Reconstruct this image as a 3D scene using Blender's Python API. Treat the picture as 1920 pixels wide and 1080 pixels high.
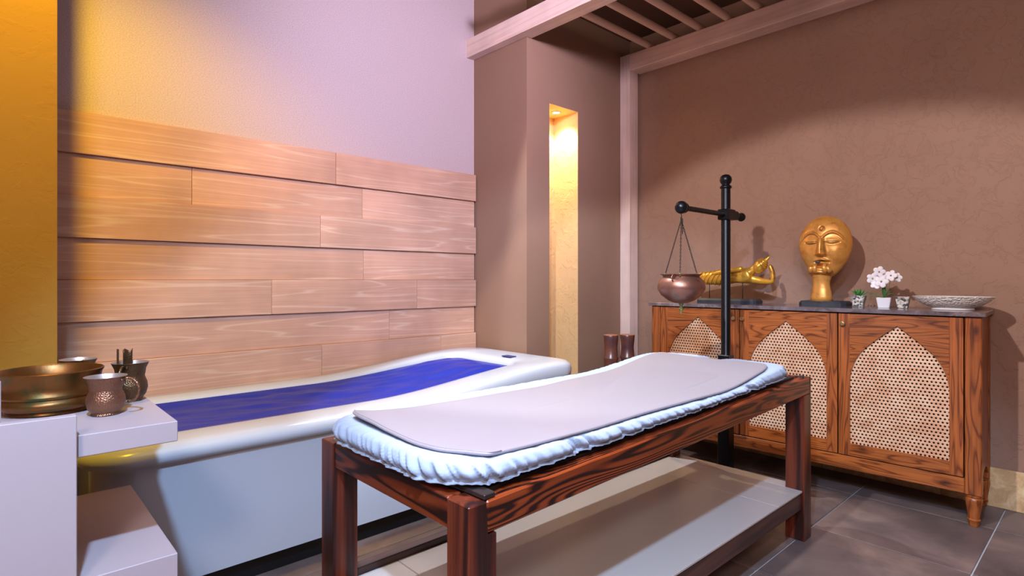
import bpy, bmesh, math, random
from mathutils import Vector, Matrix, noise
random.seed(7)
for o in list(bpy.data.objects): bpy.data.objects.remove(o, do_unlink=True)
scene = bpy.context.scene
COL = scene.collection

# ------------------------------------------------------------------ camera
CAM_H = 1.10
cam_d = bpy.data.cameras.new('camera'); cam = bpy.data.objects.new('camera', cam_d); COL.objects.link(cam)
cam_d.sensor_width = 36.0; cam_d.lens = 36.0 * 1062 / 1920
cam_d.shift_y = -15 / 1920; cam_d.clip_start = 0.02
fw = Vector((.6785, .7347, 0)).normalized()
cam.location = (0, 0, CAM_H)
cam.rotation_euler = fw.to_track_quat('-Z', 'Y').to_euler()
scene.camera = cam

# ------------------------------------------------------------------ world, lamps, exposure
w = bpy.data.worlds.new('World'); scene.world = w; w.use_nodes = True
w.node_tree.nodes['Background'].inputs[0].default_value = (.55, .5, .6, 1)
w.node_tree.nodes['Background'].inputs[1].default_value = .15
scene.view_settings.view_transform = 'Standard'
scene.view_settings.look = 'None'
scene.view_settings.exposure = 0.25
scene.view_settings.gamma = 1.0
scene.view_settings.use_curve_mapping = False

def lamp(name, kind, loc, power, color, target=None, radius=.05, size=1.0, spot=120, blend=.2):
    d = bpy.data.lights.new(name, kind); o = bpy.data.objects.new(name, d); COL.objects.link(o)
    d.energy = power; d.color = color; o.location = loc
    if kind == 'AREA': d.shape = 'SQUARE'; d.size = size
    else: d.shadow_soft_size = radius
    if kind == 'SPOT': d.spot_size = math.radians(spot); d.spot_blend = blend
    t = Vector(target) if target else Vector(loc) - Vector((0, 0, 1))
    o.rotation_euler = (t - Vector(loc)).to_track_quat('-Z', 'Y').to_euler()
    return o
COOL = (.44, .66, 1.0)
lamp('ceiling_spot_front', 'SPOT', (-.15, .08, 2.5), 285, COOL, (1.3, 1.45, .4), .05, spot=74, blend=.25)
ca, cp = math.radians(3), math.radians(-46)
lamp('ceiling_spot_bed', 'SPOT', (.55, 1.0, 2.42), 175, (1.0, .94, .95), (.55+math.cos(ca)*math.cos(cp), 1.0+math.sin(ca)*math.cos(cp), 2.42+math.sin(cp)), .03, spot=81, blend=.16)
lamp('ceiling_spot_tub', 'SPOT', (2.05, 2.85, 3.22), 205, (.95, .96, 1.0), (1.95, 1.75, 0), .02, spot=46, blend=.25)
lamp('ceiling_spot_wall', 'SPOT', (1.6, .9, 2.62), 200, (.80, .70, 1.0), (2.1, 3.1, 2.3), .08, spot=88, blend=.9)
lamp('amber_spot', 'SPOT', (.03, 1.93, 2.9), 150, (1.0, .60, .0), (.45, 3.1, .95), .05, spot=92, blend=.9)
lamp('fill_area_overhead', 'AREA', (.6, .2, 3.27), 12, (.95, .88, .98), None, size=1.6)  # added soft fill from overhead, stands for no fixture of the room
lamp('fill_point_behind', 'POINT', (-1.1, -1.1, 2.75), 135, (1.0, .89, .86), None, .25)  # added fill behind the camera to brighten everything from the front, no real sconce

# ------------------------------------------------------------------ helpers
def srgb(h):
    h = h.lstrip('#'); v = [int(h[i:i+2], 16) / 255 for i in (0, 2, 4)]
    return tuple(((c / 12.92) if c <= .04045 else ((c + .055) / 1.055) ** 2.4) for c in v) + (1,)

class B:
    def __init__(s): s.bm = bmesh.new()
    def box(s, x0, x1, y0, y1, z0, z1, bev=0, seg=1):
        r = bmesh.ops.create_cube(s.bm, size=1)
        vs = r['verts']
        for v in vs:
            v.co = Vector(((x0+x1)/2 + v.co.x*(x1-x0), (y0+y1)/2 + v.co.y*(y1-y0), (z0+z1)/2 + v.co.z*(z1-z0)))
        if bev:
            es = list({e for v in vs for e in v.link_edges})
            bmesh.ops.bevel(s.bm, geom=es, offset=bev, segments=seg, affect='EDGES', profile=.5)
        return s
    def lathe(s, prof, n=32, c=(0, 0, 0), sx=1, sy=1, cap=True):
        rings = []
        for r, z in prof:
            rings.append([s.bm.verts.new((c[0]+r*sx*math.cos(2*math.pi*i/n), c[1]+r*sy*math.sin(2*math.pi*i/n), c[2]+z)) for i in range(n)])
        for a, b in zip(rings, rings[1:]):
            for i in range(n): s.bm.faces.new((a[i], a[(i+1) % n], b[(i+1) % n], b[i]))
        if cap:
            s.bm.faces.new(rings[0][::-1]); s.bm.faces.new(rings[-1])
        return s
    def tube(s, pts, r, n=10, cap=True):
        pts = [Vector(p) for p in pts]
        rr = r if isinstance(r, (list, tuple)) else [r]*len(pts)
        rings = []; up = None
        for i, p in enumerate(pts):
            t = (pts[min(i+1, len(pts)-1)] - pts[max(i-1, 0)]).normalized()
            if up is None:
                up = Vector((0, 0, 1)) if abs(t.z) < .9 else Vector((1, 0, 0))
            a = t.cross(up).normalized(); b = a.cross(t).normalized(); up = b
            rings.append([s.bm.verts.new(p + rr[i]*(a*math.cos(2*math.pi*k/n) + b*math.sin(2*math.pi*k/n))) for k in range(n)])
        for a, b in zip(rings, rings[1:]):
            for i in range(n): s.bm.faces.new((a[i], a[(i+1) % n], b[(i+1) % n], b[i]))
        if cap: s.bm.faces.new(rings[0][::-1]); s.bm.faces.new(rings[-1])
        return s
    def ball(s, c, r, sc=(1, 1, 1), u=20, v=12):
        m = Matrix.Translation(c) @ Matrix.Diagonal((r*sc[0], r*sc[1], r*sc[2], 1))
        bmesh.ops.create_uvsphere(s.bm, u_segments=u, v_segments=v, radius=1, matrix=m); return s
    def prism(s, poly, fn, d0, d1):
        """poly: 2D points; fn(a,b,d) -> 3D; extruded from d0 to d1"""
        lo = [s.bm.verts.new(fn(a, b, d0)) for a, b in poly]; hi = [s.bm.verts.new(fn(a, b, d1)) for a, b in poly]
        n = len(poly)
        s.bm.faces.new(lo[::-1]); s.bm.faces.new(hi)
        for i in range(n): s.bm.faces.new((lo[i], lo[(i+1) % n], hi[(i+1) % n], hi[i]))
        return s
    def loops(s, loops, closed=True, cap0=False, cap1=False):
        rings = [[s.bm.verts.new(p) for p in L] for L in loops]
        n = len(rings[0])
        for a, b in zip(rings, rings[1:]):
            for i in range(n if closed else n-1): s.bm.faces.new((a[i], a[(i+1) % n], b[(i+1) % n], b[i]))
        if cap0: s.bm.faces.new(rings[0][::-1])
        if cap1: s.bm.faces.new(rings[-1])
        return s
    def build(s, name, mat, parent=None, smooth=False, angle=None):
        bmesh.ops.recalc_face_normals(s.bm, faces=s.bm.faces)
        me = bpy.data.meshes.new(name); s.bm.to_mesh(me); s.bm.free()
        me.materials.append(mat)
        if smooth:
            for p in me.polygons: p.use_smooth = True
            if angle: me.set_sharp_from_angle(angle=math.radians(angle))
        o = bpy.data.objects.new(name, me); COL.objects.link(o)
        if parent: o.parent = parent
        return o

def thing(name, label, cat, loc=(0, 0, 0), rotz=0, group=None):
    o = bpy.data.objects.new(name, None); COL.objects.link(o)
    o.location = loc; o.rotation_euler = (0, 0, rotz); o.empty_display_size = .05
    return tag(o, label, cat, group)
def tag(o, label, cat, group=None):
    o['label'] = label; o['category'] = cat
    if group: o['group'] = group
    return o
def struct(o, label=None):
    o['kind'] = 'structure'
    if label: o['label'] = label
    return o
def ss(a, b, x):
    t = min(1, max(0, (x-a)/(b-a))); return t*t*(3-2*t)

# ------------------------------------------------------------------ materials
def mat_base(name):
    m = bpy.data.materials.new(name); m.use_nodes = True
    nt = m.node_tree; b = nt.nodes['Principled BSDF']
    return m, nt, b
def N(nt, t, **k):
    n = nt.nodes.new(t)
    for a, v in k.items(): setattr(n, a, v)
    return n
def coords(nt, scale=(1, 1, 1), rnd=True):
    tc = N(nt, 'ShaderNodeTexCoord'); mp = N(nt, 'ShaderNodeMapping'); mp.inputs['Scale'].default_value = scale
    nt.links.new(tc.outputs['Object'], mp.inputs['Vector'])
    if rnd:
        oi = N(nt, 'ShaderNodeObjectInfo'); mul = N(nt, 'ShaderNodeMath', operation='MULTIPLY'); mul.inputs[1].default_value = 37.0
        nt.links.new(oi.outputs['Random'], mul.inputs[0])
        ad = N(nt, 'ShaderNodeVectorMath', operation='ADD')
        nt.links.new(mp.outputs[0], ad.inputs[0]); nt.links.new(mul.outputs[0], ad.inputs[1])
        return ad.outputs[0]
    return mp.outputs[0]
def noise_n(nt, vec, scale, detail=3, rough=.55, dist=0):
    n = N(nt, 'ShaderNodeTexNoise'); n.inputs['Scale'].default_value = scale; n.inputs['Detail'].default_value = detail
    n.inputs['Roughness'].default_value = rough; n.inputs['Distortion'].default_value = dist
    nt.links.new(vec, n.inputs['Vector']); return n
def ramp(nt, fac, stops):
    r = N(nt, 'ShaderNodeValToRGB'); e = r.color_ramp.elements
    while len(e) < len(stops): e.new(.5)
    for el, (p, c) in zip(e, stops): el.position = p; el.color = c if len(c) == 4 else (*c, 1)
    nt.links.new(fac, r.inputs[0]); return r
def mixc(nt, fac, a, b, mode='MIX'):
    m = N(nt, 'ShaderNodeMix', data_type='RGBA', blend_type=mode)
    for i, v in ((0, fac), (6, a), (7, b)):
        if hasattr(v, 'is_linked') or hasattr(v, 'links'): nt.links.new(v, m.inputs[i])
        else: m.inputs[i].default_value = v
    return m.outputs[2]
def bump(nt, b, h, strength=.3, dist=.01):
    n = N(nt, 'ShaderNodeBump'); n.inputs['Strength'].default_value = strength; n.inputs['Distance'].default_value = dist
    nt.links.new(h, n.inputs['Height']); nt.links.new(n.outputs[0], b.inputs['Normal']); return n

def plain(name, col, rough=.5, metal=0, spec=None, bumps=None, var=None, coat=0):
    m, nt, b = mat_base(name)
    c = srgb(col); b.inputs['Base Color'].default_value = c
    b.inputs['Roughness'].default_value = rough; b.inputs['Metallic'].default_value = metal
    if coat: b.inputs['Coat Weight'].default_value = coat; b.inputs['Coat Roughness'].default_value = .15
    if bumps or var: v = coords(nt)
    if var:
        n = noise_n(nt, v, var[0], 4)
        r = ramp(nt, n.outputs[0], [(.35, srgb(var[1])), (.65, c)])
        nt.links.new(r.outputs[0], b.inputs['Base Color'])
    if bumps:
        n = noise_n(nt, v, bumps[0], bumps[3] if len(bumps) > 3 else 4)
        bump(nt, b, n.outputs[0], bumps[1], bumps[2])
    return m

def wood(name, light, mid, dark, axis='X', cross=7.0, along=.55, rings=7.0, rough=.5, contrast=(.25, .75), bmp=.15, coat=0, fine=.35, knots=0):
    m, nt, b = mat_base(name)
    sc = {'X': (along, cross, cross), 'Y': (cross, along, cross), 'Z': (cross, cross, along)}[axis]
    v = coords(nt, sc)
    n = noise_n(nt, v, 1.0, 2, .45, .35)
    mu = N(nt, 'ShaderNodeMath', operation='MULTIPLY'); mu.inputs[1].default_value = rings; nt.links.new(n.outputs[0], mu.inputs[0])
    pp = N(nt, 'ShaderNodeMath', operation='PINGPONG'); pp.inputs[1].default_value = .5; nt.links.new(mu.outputs[0], pp.inputs[0])
    m2 = N(nt, 'ShaderNodeMath', operation='MULTIPLY'); m2.inputs[1].default_value = 2; nt.links.new(pp.outputs[0], m2.inputs[0])
    r = ramp(nt, m2.outputs[0], [(contrast[0], srgb(dark)), ((contrast[0]+contrast[1])/2, srgb(mid)), (contrast[1], srgb(light))])
    f = {'X': (2.5, 130, 130), 'Y': (130, 2.5, 130), 'Z': (130, 130, 2.5)}[axis]
    v2 = coords(nt, f); n2 = noise_n(nt, v2, 1.0, 3)
    r2 = ramp(nt, n2.outputs[0], [(.35, (1-fine,)*3), (.65, (1, 1, 1))])
    v3 = coords(nt, (2.2, 2.2, 2.2)); n3 = noise_n(nt, v3, 1.0, 3)
    r3 = ramp(nt, n3.outputs[0], [(.3, (.78,)*3), (.7, (1.12,)*3)])
    c = mixc(nt, 1.0, r.outputs[0], r2.outputs[0], 'MULTIPLY'); c = mixc(nt, 1.0, c, r3.outputs[0], 'MULTIPLY')
    if knots:
        ks = {'X': (3.4, 7, 7), 'Y': (7, 3.4, 7), 'Z': (7, 7, 3.4)}[axis]
        vk = coords(nt, ks); vo = N(nt, 'ShaderNodeTexVoronoi'); vo.inputs['Scale'].default_value = 1.0; nt.links.new(vk, vo.inputs['Vector'])
        rk = ramp(nt, vo.outputs['Distance'], [(.03, (.25, .22, .2)), (.10, (.75, .7, .66)), (.16, (.8, .76, .72)), (.2, (1, 1, 1))])
        c = mixc(nt, 1.0, c, rk.outputs[0], 'MULTIPLY')
    nt.links.new(c, b.inputs['Base Color']); b.inputs['Roughness'].default_value = rough
    if coat: b.inputs['Coat Weight'].default_value = coat; b.inputs['Coat Roughness'].default_value = .25
    if bmp: bump(nt, b, n2.outputs[0], bmp, .002)
    return m

def plaster(name, col, col2, strength=.5):
    m, nt, b = mat_base(name)
    v = coords(nt, rnd=False)
    n = noise_n(nt, v, 1.3, 4); r = ramp(nt, n.outputs[0], [(.3, srgb(col2)), (.7, srgb(col))])
    nt.links.new(r.outputs[0], b.inputs['Base Color']); b.inputs['Roughness'].default_value = .75
    n1 = noise_n(nt, v, 11, 6, .65, .4); rr = ramp(nt, n1.outputs[0], [(.48, (0, 0, 0)), (.53, (.7,)*3), (.75, (1, 1, 1))])
    n2 = noise_n(nt, v, 60, 4)
    a = N(nt, 'ShaderNodeMath', operation='MULTIPLY_ADD'); a.inputs[1].default_value = .25
    nt.links.new(n2.outputs[0], a.inputs[0]); nt.links.new(rr.outputs[0], a.inputs[2])
    bump(nt, b, a.outputs[0], strength, .004)
    return m

M = {}
M['brown'] = plaster('brown_plaster', '#9f7d6a', '#957361', .55)
M['brown_smooth'] = plaster('brown_paint', '#967661', '#8e6e5a', .06)
M['ochre'] = plaster('ochre_plaster', '#95701c', '#8c6718', .18)
M['cream'] = plaster('cream_plaster', '#d9b988', '#d0ae7c', .6)
M['dark_ceiling'] = plain('dark_ceiling_paint', '#5e4534', .8)
M['white_ceiling'] = plain('pale_ceiling_paint', '#8f7c72', .8)
def wallpaper():
    m, nt, b = mat_base('wallpaper')
    v = coords(nt, (170, 170, 260), False); n = noise_n(nt, v, 1, 2)
    r = ramp(nt, n.outputs[0], [(.3, srgb('#a8979a')), (.7, srgb('#c6b6b6'))])
    nt.links.new(r.outputs[0], b.inputs['Base Color']); b.inputs['Roughness'].default_value = .7
    bump(nt, b, n.outputs[0], .06, .003); return m
M['paper'] = wallpaper()
M['plank'] = wood('pale_oak', '#c99f86', '#cba289', '#d6b49c', 'X', 9.0, .35, 8, .55, (.02, .34), .10, fine=.12)
M['beam'] = wood('whitewashed_oak', '#ead0c2', '#e6cabb', '#dfc0b0', 'Y', 12, .4, 5, .55, (.0, .4), .10, fine=.08)
M['beam_z'] = wood('whitewashed_oak_upright', '#ead0c6', '#e6cabf', '#dfc0b4', 'Z', 12, .4, 5, .55, (.0, .4), .10, fine=.08)
M['pole'] = plain('pole_wood', '#e2c2ac', .55, bumps=(30, .1, .003))
M['bed_x'] = wood('dark_stained_pine', '#94421c', '#702a12', '#240d08', 'X', 11, 1.1, 17, .36, (.25, .7), .15, coat=.25, fine=.3)
M['bed_y'] = wood('dark_stained_pine_cross', '#8f3f1c', '#6e2912', '#260e08', 'Y', 11, 1.1, 11, .36, (.25, .7), .15, coat=.25, fine=.3)
M['bed_z'] = wood('dark_stained_pine_leg', '#7c3820', '#642818', '#351610', 'Z', 10, .9, 4, .38, (.2, .75), .15, coat=.25, fine=.4)
M['bed_dark'] = wood('dark_stained_shelf_rail', '#5e3a30', '#4e2f28', '#38211c', 'X', 10, .9, 5, .4, (.2, .75), .15, coat=.2, fine=.35)
M['cab_x'] = wood('cabinet_pine', '#b4642c', '#a35722', '#753917', 'X', 14, 1.5, 13, .4, (.05, .5), .12, coat=.2, fine=.3, knots=1)
M['cab_z'] = wood('cabinet_pine_upright', '#b0602a', '#9e5221', '#753917', 'Z', 16, 1.2, 11, .4, (.05, .5), .12, coat=.2, fine=.3, knots=1)
M['black_wood'] = plain('black_painted_wood', '#2b211f', .5)
M['iron'] = plain('black_iron', '#1b1c20', .32, .6, bumps=(25, .08, .002))
M['stone_black'] = plain('black_stone', '#23262e', .5, bumps=(60, .3, .002), var=(18, '#33373f'))
M['tub'] = plain('white_tub_shell', '#bcc5d2', .28, coat=.3)
M['plinth'] = plain('black_plinth', '#121214', .4)
M['label'] = plain('dark_control_panel', '#2c3a78', .3)
M['laminate'] = plain('white_laminate', '#b9adb2', .45)
M['shelf_tile'] = plain('glazed_shelf_slab', '#c4beba', .35)
M['copper'] = plain('aged_copper', '#9a5b3c', .36, .85, bumps=(45, .2, .004))
M['chain'] = plain('dark_chain', '#3a3632', .4, .8)
M['brass'] = plain('brass_knob', '#b79a6a', .3, .8)
M['verdigris'] = plain('verdigris_brass', '#7d8050', .45, .5)
M['leaf'] = plain('green_leaf', '#4c9a4a', .45, var=(30, '#2f7a35'))
M['petal'] = plain('white_petal', '#eeeaf0', .5)
M['whitepot'] = plain('white_ceramic', '#e6e6ec', .25)
M['stem'] = plain('plant_stem', '#5a5a30', .6)
M['grout'] = plain('grout', '#c4c8cc', .7)
def patina(name, base, c2, c3, hammer=0, rough=.38, metal=.8):
    m, nt, b = mat_base(name); v = coords(nt)
    n = noise_n(nt, v, 16, 5, .6, .4); r = ramp(nt, n.outputs[0], [(.3, srgb(c2)), (.48, srgb(base)), (.6, srgb(base)), (.75, srgb(c3))])
    nt.links.new(r.outputs[0], b.inputs['Base Color']); b.inputs['Metallic'].default_value = metal; b.inputs['Roughness'].default_value = rough
    if hammer:
        vo = N(nt, 'ShaderNodeTexVoronoi'); vo.inputs['Scale'].default_value = hammer; nt.links.new(v, vo.inputs['Vector'])
        bump(nt, b, vo.outputs['Distance'], .4, .003)
    else:
        n2 = noise_n(nt, v, 30, 4); bump(nt, b, n2.outputs[0], .2, .004)
    return m
M['pot_copper'] = patina('patinated_copper_pot', '#94695a', '#4d6e62', '#6e4a3e')
M['bowl_copper'] = patina('old_copper_bowl', '#7a5028', '#4e5030', '#6a4020')
M['mug_copper'] = patina('hammered_copper', '#8c6650', '#77634a', '#8a6050', 300)
M['mug_brown'] = patina('hammered_dark_copper', '#6c543c', '#5c5038', '#7a5e44', 300)
M['tin'] = plain('tinned_inside', '#b9b0ac', .4, .7)
M['gold'] = patina('gold_leaf', '#e0a83c', '#7a4a1c', '#f0c45a', 0, .32, .55)
M['goldwood'] = patina('gilded_wood', '#d99a4c', '#b5712e', '#f0c676', 0, .32, .4)
def gold_face():
    m = patina('gilded_carved_face', '#d99a4c', '#b5712e', '#f0c676', 0, .32, .4); nt = m.node_tree; b = nt.nodes['Principled BSDF']
    src = b.inputs['Base Color'].links[0].from_socket
    at = N(nt, 'ShaderNodeAttribute'); at.attribute_name = 'groove'
    nt.links.new(mixc(nt, at.outputs['Fac'], src, srgb('#4a2410')), b.inputs['Base Color']); return m
M['goldface'] = gold_face()
M['bamboo'] = plain('brown_bamboo', '#6d4232', .35, coat=.3, var=(9, '#4e3034'))
M['bamboo_cut'] = plain('bamboo_cut', '#a9745a', .6)
M['cane'] = plain('woven_cane', '#e3bb98', .5, var=(14, '#cf9a74'))
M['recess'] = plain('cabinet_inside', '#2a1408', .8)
def sheet_mat(name, col, col2, rough=.75, sc=25, st=.15):
    m, nt, b = mat_base(name); v = coords(nt)
    b.inputs['Base Color'].default_value = srgb(col); b.inputs['Roughness'].default_value = rough
    b.inputs['Sheen Weight'].default_value = .15
    n = noise_n(nt, v, sc, 3); bump(nt, b, n.outputs[0], st, .004); return m
M['sheet'] = sheet_mat('white_sheet', '#a6b8d2', '#dfe6ee', .8, 40, .1)
M['pad'] = sheet_mat('taupe_vinyl', '#928c95', '#b5acaf', .5, 8, .12)
def vinyl():
    m, nt, b = mat_base('blue_vinyl'); v = coords(nt, (1.2, 4.0, 1), False)
    b.inputs['Base Color'].default_value = srgb('#06289c'); b.inputs['Roughness'].default_value = .38; b.inputs['Specular IOR Level'].default_value = .3
    n = noise_n(nt, v, 2.0, 2, .5, 1.2); bump(nt, b, n.outputs[0], .18, .02); return m
M['blue'] = vinyl()
def marble():
    m, nt, b = mat_base('grey_marble'); v = coords(nt)
    n = noise_n(nt, v, 9, 8, .65, 1.2); r = ramp(nt, n.outputs[0], [(.38, srgb('#5b5052')), (.52, srgb('#736669')), (.6, srgb('#8d8083')), (.64, srgb('#6a5f62'))])
    nt.links.new(r.outputs[0], b.inputs['Base Color']); b.inputs['Roughness'].default_value = .12; return m
M['marble'] = marble()
def tile():
    m, nt, b = mat_base('slate_tile'); v = coords(nt)
    n = noise_n(nt, v, 3.2, 7, .6, .4); r = ramp(nt, n.outputs[0], [(.3, srgb('#584c4c')), (.5, srgb('#6f605c')), (.72, srgb('#8d7870'))])
    nt.links.new(r.outputs[0], b.inputs['Base Color']); b.inputs['Roughness'].default_value = .42
    n2 = noise_n(nt, v, 25, 5); bump(nt, b, n2.outputs[0], .12, .004); return m
M['tile'] = tile()
def travertine():
    m, nt, b = mat_base('travertine'); v = coords(nt)
    n = noise_n(nt, v, 14, 8, .7, .8); r = ramp(nt, n.outputs[0], [(.3, srgb('#b08a60')), (.5, srgb('#d4b080')), (.7, srgb('#ecd4a8'))])
    nt.links.new(r.outputs[0], b.inputs['Base Color']); b.inputs['Roughness'].default_value = .4
    bump(nt, b, n.outputs[0], .15, .003); return m
M['travertine'] = travertine()
def pebbles():
    m, nt, b = mat_base('pebble_mosaic'); v = coords(nt)
    vo = N(nt, 'ShaderNodeTexVoronoi'); vo.inputs['Scale'].default_value = 110; nt.links.new(v, vo.inputs['Vector'])
    sp = N(nt, 'ShaderNodeSeparateColor'); nt.links.new(vo.outputs['Color'], sp.inputs[0])
    r = ramp(nt, sp.outputs[0], [(.15, srgb('#4a4c55')), (.4, srgb('#b9b1a8')), (.7, srgb('#e4ddd2')), (.9, srgb('#7d7468'))])
    nt.links.new(r.outputs[0], b.inputs['Base Color']); b.inputs['Roughness'].default_value = .35
    inv = N(nt, 'ShaderNodeMath', operation='SUBTRACT'); inv.inputs[0].default_value = 1; nt.links.new(vo.outputs['Distance'], inv.inputs[1])
    bump(nt, b, inv.outputs[0], .7, .004); return m
M['pebble'] = pebbles()
def textured_bowl():
    m, nt, b = mat_base('carved_ceramic'); v = coords(nt, (1, 1, 1.6))
    b.inputs['Base Color'].default_value = srgb('#ebe9e4'); b.inputs['Roughness'].default_value = .3
    vo = N(nt, 'ShaderNodeTexVoronoi'); vo.inputs['Scale'].default_value = 75; nt.links.new(v, vo.inputs['Vector'])
    bump(nt, b, vo.outputs['Distance'], .9, .006); return m
M['bowl'] = textured_bowl()
def emit(name, col, st):
    m, nt, b = mat_base(name); b.inputs['Emission Color'].default_value = (*col, 1); b.inputs['Emission Strength'].default_value = st
    return m
M['lampglow'] = emit('lamp_glow', (1, .8, .5), 25)

# ------------------------------------------------------------------ the room
WX = 3.60      # right wall
PY = 3.10      # plank wall
CX = 2.50      # column face
NY = 2.57      # niche wall
CZ = 3.30
# floor: one object per tile, on a grout bed
fl = struct(B().box(-1.6, WX+.1, -1.6, PY+.1, -.1, -.006).build('floor', M['grout']), 'dark slate tiled floor with pale grout joints')
TS = .56
tm = B().box(-TS/2+.003, TS/2-.003, -TS/2+.003, TS/2-.003, -.0065, 0, .0015).build('floor_tile', M['tile'], fl)
first = True
for i in range(-1, 9):
    for j in range(-4, 6):
        cx = 3.258 + TS/2 - TS*i; cy = .39 + TS/2 - .0*TS + TS*j
        if i >= 0 and (cx < -1.35 or cy > PY+.05 or cy < -1.35): continue
        if i == -1: continue
        # last column runs under the wall skirting
        o = tm if first else tm.copy()
        if not first: COL.objects.link(o); o.parent = fl
        first = False
        o.location = (cx, cy, 0)
def wall(name, *a, mat='brown', label=None): return struct(B().box(*a).build(name, M[mat]), label)
wall('wall_right', WX, WX+.1, -1.6, PY+.1, 0, CZ, mat='brown', label='brown rough plastered wall behind the cabinet')
wall('wall_back', -1.6, CX, PY, PY+.1, 0, CZ, mat='paper', label='pale fabric wallpaper wall above the oak planks')
wall('wall_left', -1.7, -1.6, -1.6, PY+.1, 0, CZ, mat='brown')
wall('wall_front', -1.7, WX+.1, -1.7, -1.6, 0, CZ, mat='brown')
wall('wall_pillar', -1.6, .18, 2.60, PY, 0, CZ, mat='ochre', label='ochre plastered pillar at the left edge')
# column with niche: blocks around a recess x 2.708-2.997, depth .225, top 2.264
nb = B(); nx0, nx1, nd, nz = 2.708, 2.997, .225, 2.264
nb.box(CX, nx0, NY, PY+.1, 0, CZ); nb.box(nx1, WX, NY, PY+.1, 0, CZ); nb.box(nx0, nx1, NY, PY+.1, nz, CZ); nb.box(nx0, nx1, NY+nd+.02, PY+.1, 0, nz)
nw = struct(nb.build('wall_niche', M['brown_smooth']), 'brown wall block with a tall lit niche')
lin = B(); e = .003
lin.box(nx0-e, nx1+e, NY+nd, NY+nd+.02, 0, nz); lin.box(nx0-.001, nx0+e, NY+.002, NY+nd, 0, nz); lin.box(nx1-e, nx1+.001, NY+.002, NY+nd, 0, nz); lin.box(nx0, nx1, NY+.002, NY+nd, nz-e, nz+.001)
o = lin.build('niche_lining', M['cream'], nw); o['label'] = 'warm cream plaster inside the lit niche'
struct(B().box(-1.7, WX+.1, -1.7, PY+.1, CZ, CZ+.1).build('ceiling', M['white_ceiling']))
dc = B().box(2.56, WX, -1.6, NY, 2.92, CZ)
struct(dc.build('ceiling_soffit', M['dark_ceiling']), 'dark brown soffit above the pergola poles')
# travertine baseboard, one slab after another
bb = struct(B().box(WX-.012, WX, -1.6, NY, 0, .175).build('baseboard_right', M['grout']), 'travertine baseboard along the brown wall')
y = -1.6
while y < NY-.05:
    y1 = min(y+.56, NY)
    B().box(WX-.02, WX-.011, y+.001, y1-.001, .0, .19, .002).build('baseboard_slab', M['travertine'], bb); y += .56

# oak planks on the back wall
wb = bpy.data.objects['wall_back']
rows = [(1.83, 1, [1.459]), (1.6475, 0, [.726, 1.633]), (1.4650, 1, [1.367]), (1.2825, 0, [1.640]), (1.100, 1, [1.10, 2.006]),
        (.9175, 0, [1.816]), (.7350, 1, [1.376, 2.192]), (.5525, 0, [.9, 1.9])]
for zt, proud, js in rows:
    xs = [.19] + js + [CX-.012 if not proud else CX-.008]
    th = .034 if proud else .018
    for k in range(len(xs)-1):
        tilt = .0
        B().box(xs[k]+.0008, xs[k+1]-.0008, PY-th, PY-.0005, zt-.1825+.001, zt, .0012).build('plank', M['plank'], wb)

# ------------------------------------------------------------------ pergola
pg = thing('pergola', 'whitewashed oak pergola beams with round poles below the dark ceiling', 'pergola', (0, 0, 0))
B().prism([(2.435, PY-.001), (2.435, -1.55), (2.54, -1.55), (2.54, NY-.002), (CX-.002, NY-.002), (CX-.002, PY-.001)], lambda a, b, d: (a, b, d), 2.64, 2.765).build('beam', M['beam'], pg)
B().box(3.473, WX-.002, -1.55, 2.482, 2.645, 2.765, .003).build('beam', M['beam'], pg)
B().box(3.473, WX-.022, 2.482, NY-.002, 0, 2.768, .002).build('post', M['beam_z'], pg)
yy = 2.328
while yy > -.6:
    B().tube([(2.16, yy, 2.79), (WX-.01, yy, 2.79)], .024, 16).build('pole', M['pole'], pg, True, 40); yy -= .197

# niche lamp
nl = thing('niche_downlight', 'small glowing recessed downlight in the top of the niche', 'lamp', (2.887, 2.675, nz))
B().lathe([(.026, -.006), (.034, -.006), (.034, -.003), (.026, -.003)], 24, cap=False).build('trim_ring', M['brass'], nl, True, 40)
B().lathe([(.0255, -.0055), (.0255, -.0032)], 24).build('bulb', M['lampglow'], nl)
lamp('niche_spot', 'SPOT', (2.887, 2.675, nz-.02), 42, (1.0, .74, .40), (2.93, 2.70, 0), .015, spot=110, blend=.6)

# ------------------------------------------------------------------ flotation tub
def rrect(x0, x1, y0, y1, r, n=12, m=40):
    """rounded rectangle, fixed number of points: arcs of n, sides of m"""
    P = []
    cs = [(x1-r, y0+r, -90), (x1-r, y1-r, 0), (x0+r, y1-r, 90), (x0+r, y0+r, 180)]
    arcs = [[(cx+r*math.cos(math.radians(a+90*i/n)), cy+r*math.sin(math.radians(a+90*i/n))) for i in range(n+1)] for cx, cy, a in cs]
    for k in range(4):
        P += arcs[k]; a = arcs[k][-1]; b = arcs[(k+1) % 4][0]
        P += [(a[0]+(b[0]-a[0])*i/m, a[1]+(b[1]-a[1])*i/m) for i in range(1, m)]
    return P
tub = thing('flotation_tub', 'white bathtub shaped float bed with blue membrane beside the plank wall', 'tub', (1.34, 2.6, 0))
TL = (1.34, 2.6, 0)
def tl(P, zf): return [(x-TL[0], y-TL[1], zf(x)) for x, y in P]
rise = lambda x: .08*ss(1.25, 2.3, x)
X0, X1, Y0, Y1 = .20, 2.475, 2.095, 3.055
def outer(i, r=.14): return rrect(X0+i, X1-i, Y0+i, Y1-i*.3, r)
def inner(k, r=.10): return rrect(X0+.17+k, 2.20-k, 2.33+k, 2.93-k, r)
b = B()
lo = []
lo.append(tl(outer(.055), lambda x: .085)); lo.append(tl(outer(.04), lambda x: .3+rise(x)*.2)); lo.append(tl(outer(.034), lambda x: .488+rise(x)*.5))
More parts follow.
